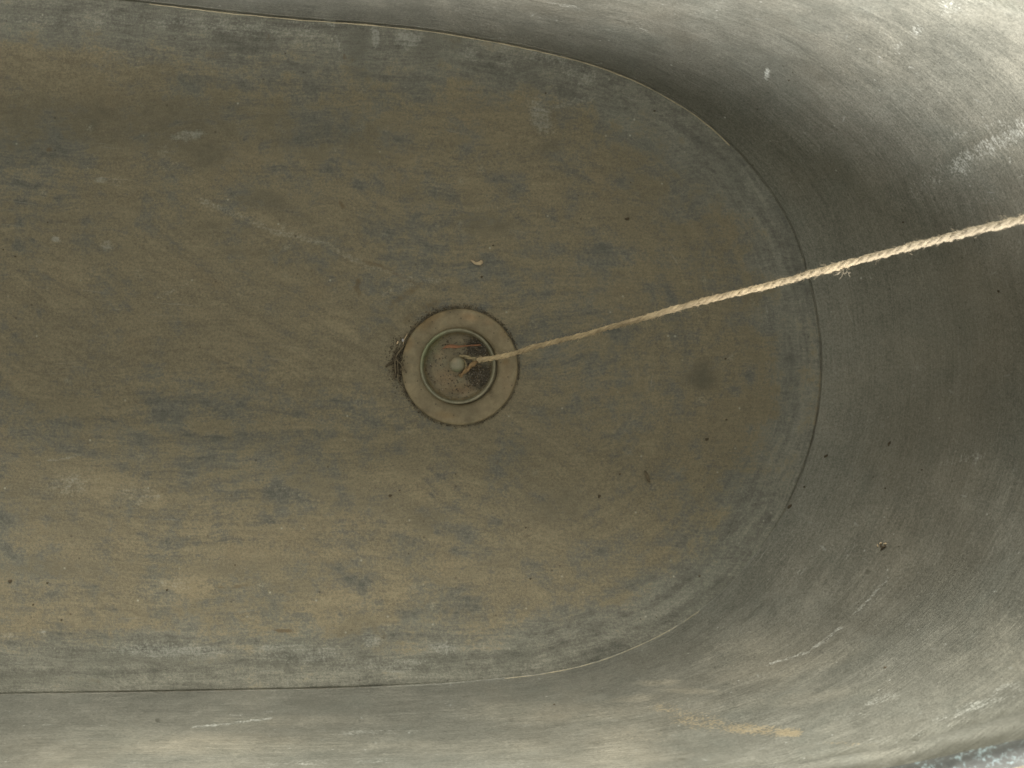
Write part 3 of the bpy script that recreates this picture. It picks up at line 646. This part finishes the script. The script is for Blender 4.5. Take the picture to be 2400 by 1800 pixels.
def twist(mb, pts, rad, pitch, cols, strands=3, seed=0, fibres=0):
    m = len(pts); tng = np.gradient(pts, axis=0); tng /= np.linalg.norm(tng, axis=1)[:, None]
    up = np.array([0, 0, 1.0]); s1 = np.cross(tng, up); s1 /= np.linalg.norm(s1, axis=1)[:, None] + 1e-9; s2 = np.cross(s1, tng)
    seg = np.linalg.norm(np.diff(pts, axis=0), axis=1); s = np.concatenate([[0], np.cumsum(seg)])
    ang = np.concatenate([[0], np.cumsum(seg / pitch[:-1] * 2 * math.pi)])
    ns = 9
    for j in range(strands):
        th = ang + j * 2 * math.pi / strands + .5 * fbm(s * 120, j * 9.0, seed, 2)
        lump = 1 + .85 * fbm(s * 190, j * 5.0, seed + 3, 3)
        cen = pts + (s1 * np.cos(th)[:, None] + s2 * np.sin(th)[:, None]) * (rad * .43)[:, None]
        sr = rad * .66 * lump
        n0 = len(mb.v)
        for i in range(m):
            for k in range(ns):
                a = 2 * math.pi * k / ns
                rr = sr[i] * (1 + .50 * (float(_LAT[(i * 3 + j * 50) & 255, (k * 29 + i // 3) & 255]) - .5))
                q = cen[i] + (s1[i] * math.cos(a) + s2[i] * math.sin(a)) * rr
                mb.v.append((float(q[0]), float(q[1]), float(q[2])))
                g = .82 + .36 * float(_LAT[(k * 31 + j * 7) & 255, (i // 5 + k * 3) & 255])
                c = cols[i] * g; mb.c.append((float(c[0]), float(c[1]), float(c[2])))
        for i in range(m - 1):
            for k in range(ns):
                mb.f.append((n0 + i * ns + k, n0 + i * ns + (k + 1) % ns, n0 + (i + 1) * ns + (k + 1) % ns, n0 + (i + 1) * ns + k))
        mb.f.append(tuple(n0 + k for k in range(ns))); mb.f.append(tuple(n0 + (m - 1) * ns + k for k in reversed(range(ns))))
    rr = random.Random(seed)
    for _ in range(fibres):
        i = rr.randrange(m); a = rr.uniform(0, 2 * math.pi); r = rad[i]
        o = (s1[i] * math.cos(a) + s2[i] * math.sin(a))
        p = pts[i] + o * r * .85; dr = tng[i] * rr.choice((-1, 1)) * rr.uniform(.3, 1.4) + o * rr.uniform(.2, 1.0)
        L = r * rr.uniform(.6, 2.1); q = []
        for t in (0, .35, .7, 1.0):
            q.append(p + dr * L * t * .8 + np.array([rr.uniform(-1, 1), rr.uniform(-1, 1), rr.uniform(-1, 1)]) * r * .3 * t)
        mb.tube(q, [r * .07, r * .06, r * .05, r * .03], 3, tuple(float(x) for x in cols[i] * rr.uniform(.85, 1.2)), cap=False)
LAMP_TONED = np.array([.168, .140, .096]); SHADOW_LIFT = np.array([.52, .41, .255])  # twine colour lightened in the shadowed drain end, darkened where the lamp hits
pts, q = resample(path, .0007)
ppx = 1200 + pts[:, 0] * S * D / (D - pts[:, 2])
cl = sstep(1150, 2250, ppx + 120 * fbm(q * 60, q * 0, 3, 3))[:, None]
cols = (SHADOW_LIFT * (1 - cl) + LAMP_TONED * cl) * (1 + (.9 - .5 * cl) * fbm(q * 75, q * 0, 13, 3)[:, None])
rad = np.interp(ppx, [1100, 1500, 2000, 2400], [.00142, .00170, .00195, .00215]) * (1 + np.interp(ppx, [1100, 2000], [.55, .3]) * fbm(q * 110, q * 0, 6, 3))
pitch = rad * 11.0
mb = MB(); twist(mb, pts, rad, pitch, cols, 3, 1, 1500)
# loop through the neck of the knob
zk = fz + .0030
legs = [[crop(952, 760) + (zk - .0003,), crop(1000, 752) + (zk + .0012,), crop(1060, 768) + (zk + .0012,), crop(1115, 786) + (zk + .0014,), crop(1172, 800) + (zA,)],
        [crop(955, 992) + (zk - .0008,), crop(985, 965) + (zk,), crop(1040, 912) + (zk + .0004,), crop(1100, 858) + (zk + .001,), crop(1175, 806) + (zA,)],
        [crop(952, 760) + (zk - .0003,), crop(1035, 830) + (zk + .0003,), crop(1040, 880) + (zk + .0002,), crop(1000, 950) + (zk,)]]
for j, lg in enumerate(legs):
    lp, lq = resample([P(*g) for g in lg], .0005)
    tint = np.tile(np.array([.34, .28, .165]) if j != 1 else np.array([.34, .225, .115]), (len(lp), 1))
    lr = np.full(len(lp), (.00118, .00132, .0008)[j]) * (1 + .2 * fbm(lq * 200, lq * 0, 8 + j, 2))
    twist(mb, lp, lr, lr * 9, tint, 2, 20 + j, 18)
# tuft of loose fibres hanging under the twine
for j in range(9):
    p0 = P(1985 + random.uniform(-20, 10), 640 - random.uniform(0, 10), rope_z(1985)); qq = [p0]
    dx, dy = random.uniform(-.0030, .0016), random.uniform(-.0030, -.0010)
    for t in range(4): qq.append(qq[-1] + np.array([dx * .5 + random.uniform(-.0006, .0006), dy * .45 + random.uniform(-.0005, .0005) + .0003 * t, -.0005]))
    mb.tube(qq, [.00016, .00015, .00012, .0001, .00007], 3, (.27, .23, .165), cap=False)
tw = mb.build('twine', M['twine'], None, True, True)
tag(tw, 'twisted pale jute twine tied to the plug knob, stretched up over the end wall', 'twine')

# ------------------------------------------------------------------ grit, soil, leaf, twigs, pebbles
mb = MB(); palette = [(.045, .036, .022), (.06, .05, .035), (.10, .085, .062), (.17, .14, .10), (.30, .26, .20), (.075, .052, .026)]
wts = [5, 5, 4, 3, 1, 3]
cnt = 0; dishz = fz + .0012
ring_c = (941, 870)
while cnt < 2300:
    if random.random() < .45: cx, cy = random.gauss(1195, 85), random.gauss(650, 52)
    else: cx, cy = random.gauss(1190, 80), random.gauss(965, 72)
    rr = math.hypot(cx - ring_c[0], cy - ring_c[1])
    if rr > 395 or (cx < 1040 and random.random() < .8): continue
    if 770 < cy < 850 and cx > 1050: continue
    p = P(*crop(cx, cy), dishz); s = random.choice((.00018, .00024, .0003, .00042)) * random.uniform(.8, 1.25)
    lift = .0016 * sstep(250, 390, rr) + random.uniform(0, .0007)
    mb.lump((p[0], p[1], dishz - .0002 + float(lift) + s * .3), s, (1, random.uniform(.6, 1), .8), random.uniform(0, 3), cnt, random.choices(palette, wts)[0]); cnt += 1
for k in range(900):                                           # thin dusting over the rest of the dish
    a_ = random.uniform(0, 6.283); r_ = 400 * math.sqrt(random.random()); cx, cy = ring_c[0] + r_ * math.cos(a_), ring_c[1] + r_ * math.sin(a_)
    if math.hypot(cx - 932, cy - 850) < 95: continue
    s = random.choice((.00016, .0002, .00026, .0003, .0005)) * random.uniform(.8, 1.2); p = P(*crop(cx, cy), dishz); lift = .0016 * float(sstep(250, 390, r_))
    mb.lump((p[0], p[1], dishz - .0002 + lift + s * .25), s, (1, random.uniform(.6, 1), .6), random.uniform(0, 3), k + 5000, random.choices(palette, [2, 2, 3, 3, 1, 5])[0])
for k in range(46):                                            # bits of root hair and bark in the grit
    cx, cy = (random.gauss(1180, 90), random.gauss(640, 50)) if k % 2 else (random.gauss(1160, 100), random.gauss(980, 80))
    if math.hypot(cx - 941, cy - 870) > 360: continue
    a_ = random.uniform(0, 6.283); L_ = random.uniform(20, 75); bend = random.uniform(-.8, .8)
    mb.tube([P(*crop(cx + L_ * t * math.cos(a_ + bend * t), cy + L_ * t * math.sin(a_ + bend * t)), dishz + .0006 + .0006 * math.sin(3 * t)) for t in (0, .33, .66, 1)], [.00016, .0002, .00016, .0001], 4, random.choice([(.10, .062, .03), (.17, .115, .06), (.06, .042, .022), (.24, .18, .10)]))
tag(mb.build('grit', M['grit'], None, False, True), 'dark sandy grit lying in the dish of the drain plug', 'grit', None, 'stuff')

mb = MB(); k = 0
pal2 = [(.055, .042, .022), (.085, .065, .036), (.12, .093, .055), (.2, .16, .1), (.04, .03, .016)]
for k in range(1300):
    a_ = random.uniform(0, 6.283)
    lean = .5 + .5 * math.cos(a_ - R(140))
    if random.random() > .30 + .7 * lean + (.3 if math.cos(a_) > .3 else 0): continue
    r_ = .0388 + abs(random.gauss(0, .0004 + .0013 * lean))
    x, y = DRAIN[0] + r_ * math.cos(a_), DRAIN[1] + r_ * math.sin(a_); s = random.uniform(.0002, .00052)
    mb.lump((x, y, float(floor_z(x, y)) + s * .25 + (.0009 if r_ < .0396 else 0)), s, (1, random.uniform(.6, 1), .7), random.uniform(0, 3), k, random.choices(pal2, [5, 5, 3, 1, 5])[0])
for k in range(420):
    x, y = 880 + random.gauss(340, 62) / 7.217, 690 + random.gauss(1150, 210) / 7.217
    q_ = P(x, y); d_ = math.hypot(q_[0] - DRAIN[0], q_[1] - DRAIN[1]); s = random.uniform(.0002, .00055)
    zz = float(floor_z(q_[0], q_[1])) if d_ > .0386 else fz
    mb.lump((q_[0], q_[1], zz + s * .3), s, (1, random.uniform(.5, 1), .7), random.uniform(0, 3), 7000 + k, random.choices(pal2, [5, 5, 2, 1, 6])[0])
tag(mb.build('soil', M['grit'], None, False, True), 'dark soil crumbs packed into the gap around the drain flange', 'soil', None, 'stuff')

def sheet(name, pairs, mat, thick, label, cat, group=None):
    """a curled strip: pairs of (left, right) world points get real thickness"""
    vs = []; fs = []
    for l, r in pairs:
        c = (np.array(l) + np.array(r)) / 2
        for q, dz in ((l, 0), (c, -.0004), (r, 0)): vs.append(np.array(q) + [0, 0, dz])
    m = len(pairs); n0 = len(vs)
    vs += [v + np.array([0, 0, -thick]) for v in vs]
    for i in range(m - 1):
        for k in range(2):
            f0 = (i * 3 + k, i * 3 + k + 1, (i + 1) * 3 + k + 1, (i + 1) * 3 + k)
            fs.append(f0); fs.append(tuple(x + n0 for x in reversed(f0)))
        for k in (0, 2):
            fs.append((i * 3 + k, (i + 1) * 3 + k, (i + 1) * 3 + k + n0, i * 3 + k + n0))
    for e in (0, m - 1):
        for k in range(2): fs.append((e * 3 + k, e * 3 + k + 1, e * 3 + k + 1 + n0, e * 3 + k + n0))
    o = link_mesh(name, vs, fs, mat); tag(o, label, cat, group); return o
lz = fz + .0038
mid = [(765, 672, 3), (800, 650, 14), (850, 640, 20), (905, 645, 20), (950, 648, 14), (1000, 640, 9), (1070, 634, 7), (1140, 630, 9), (1190, 626, 8), (1215, 632, 3)]
pr = []
for i, (x, y, w) in enumerate(mid):
    zz = lz + .0006 * math.sin(i * .9)
    pr.append((P(*crop(x, y - w), zz + .0007), P(*crop(x, y + w), zz)))
sheet('dead_leaf', pr, M['leaf'], .0003, 'narrow reddish dead leaf lying across the drain plug dish', 'leaf')

def zoom6(x, y): return 880 + x / 7.217, 690 + y / 7.217
mb = MB()
def twig(pts, r0, r1, dz=.0012):
    pp = []
    for i, (x, y) in enumerate(pts):
        q = P(*zoom6(x, y)); zf = float(floor_z(q[0], q[1]))
        if math.hypot(q[0] - DRAIN[0], q[1] - DRAIN[1]) < .0385: zf = fz - .0003
        pp.append((q[0], q[1], zf + dz + .0004 * math.sin(i * 1.7)))
    mb.tube(pp, list(np.linspace(r0 * 1.35, r1 * 1.35, len(pp))), 6)
twig([(480, 850), (420, 930), (365, 1000), (335, 1060), (320, 1150), (325, 1260), (330, 1340), (305, 1440)], .00055, .00035, .0016)
twig([(330, 1070), (370, 1130), (368, 1220), (375, 1310), (365, 1390), (395, 1500)], .00045, .00028, .0018)
twig([(372, 1130), (430, 1180), (470, 1260), (520, 1330)], .0004, .0003, .0017)
twig([(350, 1340), (390, 1370), (430, 1385)], .00035, .00025, .0018)
tag(mb.build('dry_twig', M['twig']), 'thin forked dry twig lying along the left edge of the drain flange', 'twig')
mb = MB(); twig([(165, 1222), (220, 1180), (270, 1150), (310, 1118), (300, 1060), (320, 1030)], .0005, .00045, .0010)
tag(mb.build('dry_twig', M['crumb']), 'short dark bent twig poking left from the drain flange edge', 'twig')
mb = MB(); twig([(530, 660), (500, 720), (470, 770), (455, 880)], .0003, .00025, .0016); 
tag(mb.build('grass_stalk', M['chip']), 'thin pale grass stalk beside the grey pebble at the drain flange edge', 'grass stalk')
mb = MB(); q = P(*zoom6(362, 812)); mb.lump((q[0], q[1], float(floor_z(q[0], q[1])) + .0009), .0013, (.55, 1.1, .5), R(-20), 4, None, .12)
tag(mb.build('pebble', M['stone_tan'], None, False), 'small tan chip on the bath bottom just left of the drain flange', 'pebble')
mb = MB(); q = P(*zoom6(456, 772)); mb.lump((q[0], q[1], float(floor_z(q[0], q[1])) + .0012), .0010, (1, 1.1, .8), .4, 5, None, .15)
tag(mb.build('pebble', M['stone_grey'], None, False), 'small grey pebble lodged against the upper left edge of the drain flange', 'pebble')

# pale curl of bark on the brown bottom
def curl(name, mids, mat, label, cat, thick=.00025):
    pr = []
    for i, (x, y, w, lift) in enumerate(mids):
        p, nn = on_surface(x, y)
        j = min(i + 1, len(mids) - 1); k = max(i - 1, 0)
        dx, dy = mids[j][0] - mids[k][0], mids[j][1] - mids[k][1]; L = math.hypot(dx, dy) or 1
        sx, sy = -dy / L * w / S, -dx / L * w / S
        c = P(x, y, p.z); base = np.array([c[0], c[1], p.z + .0005 + lift])
        pr.append((base + [sx, sy, .0006], base - [sx, sy, 0]))
    return sheet(name, pr, mat, thick, label, cat)
curl('bark_curl', [(1103, 609, 1.2, 0), (1107, 612, 2.2, .0004), (1112, 616, 3.0, .0006), (1118, 618, 3.6, .0006), (1124, 617, 5, .0008), (1129, 614, 4.5, .0014), (1131, 612, 2, .0018)], M['chip'], 'tiny pale curl of bark on the brown bottom above the drain', 'bark')
curl('seed_husk', [(1511, 1103, .8, .0002), (1514, 1110, 3, .0004), (1517, 1117, 4.2, .0006), (1520, 1124, 4, .0006), (1523, 1130, 1.2, .0004)], M['twig'], 'dark pointed seed husk on the brown bottom right of the drain', 'seed')

# insect husk on the sloping end wall
p, nn = on_surface(2068, 1278); mb = MB(); s = 1 / S * (D - p.z) / D
def hp(x, y, l=0): return (p.x + (x - 2068) * s + nn.x * l, p.y - (y - 1278) * s + nn.y * l, p.z + nn.z * l - ((x - 2068) * s * nn.x - (y - 1278) * s * nn.y) / nn.z)
mb.tube([hp(2065, 1276, .001), hp(2069, 1281, .0014), hp(2073, 1281, .0014), hp(2077, 1277, .001)], [.0005, .0008, .0008, .0004], 6)
mb.tube([hp(2072, 1281, .0013), hp(2068, 1284, .0010), hp(2064, 1288, .0006)], [.0007, .0006, .0003], 6)
body = mb.build('insect_husk', M['crumb']); tag(body, 'tiny brown insect husk with pale wings on the end wall, lower right', 'insect')
mb = MB()
mb.lump(hp(2060, 1278, .0008), .0011, (.5, 1.2, .35), .3, 3); mb.lump(hp(2067, 1273, .0010), .0011, (1, .6, .35), .5, 6); mb.lump(hp(2075, 1273, .0009), .0013, (1.1, .5, .35), .1, 8)
mb.build('wing', M['chip'], body, False)

# dark crumbs, each its own thing
CR_F = [(34, 603, 5), (10, 586, 4), (114, 522, 4), (1278, 224, 5), (1531, 261, 5), (1360, 515, 4), (1153, 576, 5), (1128, 649, 6), (1094, 642, 3), (1479, 429, 4), (1354, 460, 3.5), (1698, 840, 5), (1703, 986, 5), (1639, 1349, 5),
        (1452, 1113, 5), (934, 1148, 5), (1232, 1238, 5), (1243, 1355, 5), (960, 1298, 4), (79, 1415, 5), (394, 1384, 6), (145, 1451, 5), (164, 1440, 3.5), (112, 1365, 5), (553, 1323, 4), (1541, 1447, 4), (1498, 1450, 4), (1070, 1110, 3.5), (669, 127, 3.5), (700, 640, 3.5)]
CR_W = [(2115, 523, 5), (2337, 684, 6), (2158, 1098, 5), (2076, 1143, 4.5), (1887, 1140, 5), (2074, 1565, 7), (1299, 1651, 5), (1860, 170, 3.5), (1847, 186, 3.5)]
gi = 0
def crumb(x, y, r, label, group, el=1.0, rot=None):
    global gi
    p, nn = on_surface(x, y); mb = MB(); rr = .52 * r / S
    mb.lump((0, 0, 0), rr, (el, random.uniform(.7, 1) if el == 1 else .8, .6), random.uniform(0, 3) if rot is None else rot, 300 + gi, None, .28)
    if r > 4.5: mb.lump((rr * .7, rr * .3, -rr * .1), rr * .6, (1, .8, .6), gi, 900 + gi, None, .3)
    o = mb.build('dirt_crumb', M['crumb'], None, False); gi += 1
    o.location = p + nn * rr * .3; o.rotation_euler = Vector((0, 0, 1)).rotation_difference(nn).to_euler()
    return tag(o, label, 'crumb', group)
for x, y, r in CR_F: crumb(x, y, r, 'tiny dark dirt crumb lying loose on the brown bath bottom', 'dirt crumbs on the bath bottom')
for x, y, r in CR_W: crumb(x, y, r, 'tiny dark dirt crumb stuck to the grey bath wall', 'dirt crumbs on the bath wall')
crumb(1470, 511, 9, 'largest dark dirt crumb, double, on the bottom above the twine', None, 1.3, 0)
crumb(1403, 1165, 9, 'large dark rounded crumb on the bottom below right of the drain', None)
crumb(916, 1163, 8, 'large brown black crumb on the bottom straight below the drain', None)
crumb(1656, 1030, 8, 'large dark crumb near the right end of the brown bottom', None)
crumb(24, 1364, 10, 'large ragged dark crumb at the far lower left of the bottom', None)
crumb(1852, 1185, 8, 'long dark sliver of dirt lying in the end seam', None, 1.9, R(45))
crumb(2083, 1040, 7, 'slim dark sliver on the end wall, upper of two', None, 2.0, R(60))
crumb(1936, 1066, 7, 'slim dark sliver on the end wall close beside the seam', None, 2.0, R(20))

# ------------------------------------------------------------------ ground under the bath
me = [(-4, -4, -.035), (4, -4, -.035), (4, 4, -.035), (-4, 4, -.035)]
g = link_mesh('ground', me, [(0, 1, 2, 3)], M['ground'], None, False); g['kind'] = 'structure'; g['label'] = 'packed earth under the bath'

# ------------------------------------------------------------------ light
def area(name, loc, aim, sx, sy, power, col):
    l = bpy.data.lights.new(name, 'AREA'); l.shape = 'RECTANGLE'; l.size = sx; l.size_y = sy; l.energy = power; l.color = col
    o = bpy.data.objects.new(name, l); C.objects.link(o); o.location = loc
    o.rotation_euler = (Vector(aim) - Vector(loc)).to_track_quat('-Z', 'Y').to_euler(); return o
area('added_light_high', (.12, 3.6, 1.86), (0, -.1, .1), 3.2, 2.3, 860, (1.0, .985, .90))  # soft lamp added to light the lower side wall; no window known there
area('added_light_low', (-.5, -3.6, 1.44), (.25, .2, .25), 1.9, 1.8, 1400, (1.0, .985, .95))  # low lamp added to brighten the upper right wall; no window known there
w = bpy.data.worlds.new('World'); bpy.context.scene.world = w; w.use_nodes = True
wt = w.node_tree; bg = wt.nodes['Background']
tc = wt.nodes.new('ShaderNodeTexCoord'); sx = wt.nodes.new('ShaderNodeSeparateXYZ'); wt.links.new(tc.outputs['Generated'], sx.inputs[0])
mr = wt.nodes.new('ShaderNodeMapRange'); wt.links.new(sx.outputs[2], mr.inputs[0]); mr.inputs[1].default_value = .2; mr.inputs[2].default_value = 1.0
mr.inputs[3].default_value = .03; mr.inputs[4].default_value = 1.10                      # an even, softly brighter overhead
bg.inputs[0].default_value = (.972, .98, .89, 1); wt.links.new(mr.outputs[0], bg.inputs[1])

# ------------------------------------------------------------------ camera
cam = bpy.data.cameras.new('camera'); co = bpy.data.objects.new('camera', cam); C.objects.link(co)
cam.sensor_width = 36; cam.sensor_fit = 'HORIZONTAL'; cam.lens = 36 * D / (2400 / S); cam.clip_end = 50; cam.clip_start = .02
co.location = (0, 0, D); co.rotation_euler = (0, 0, 0)
cam.dof.use_dof = True; cam.dof.focus_distance = D - .06; cam.dof.aperture_fstop = 13
sc = bpy.context.scene; sc.camera = co
sc.view_settings.view_transform = 'Standard'; sc.view_settings.look = 'None'; sc.view_settings.exposure = 0; sc.view_settings.gamma = 1
sc.render.engine = 'CYCLES'; sc.cycles.max_bounces = 6; sc.cycles.use_denoising = True
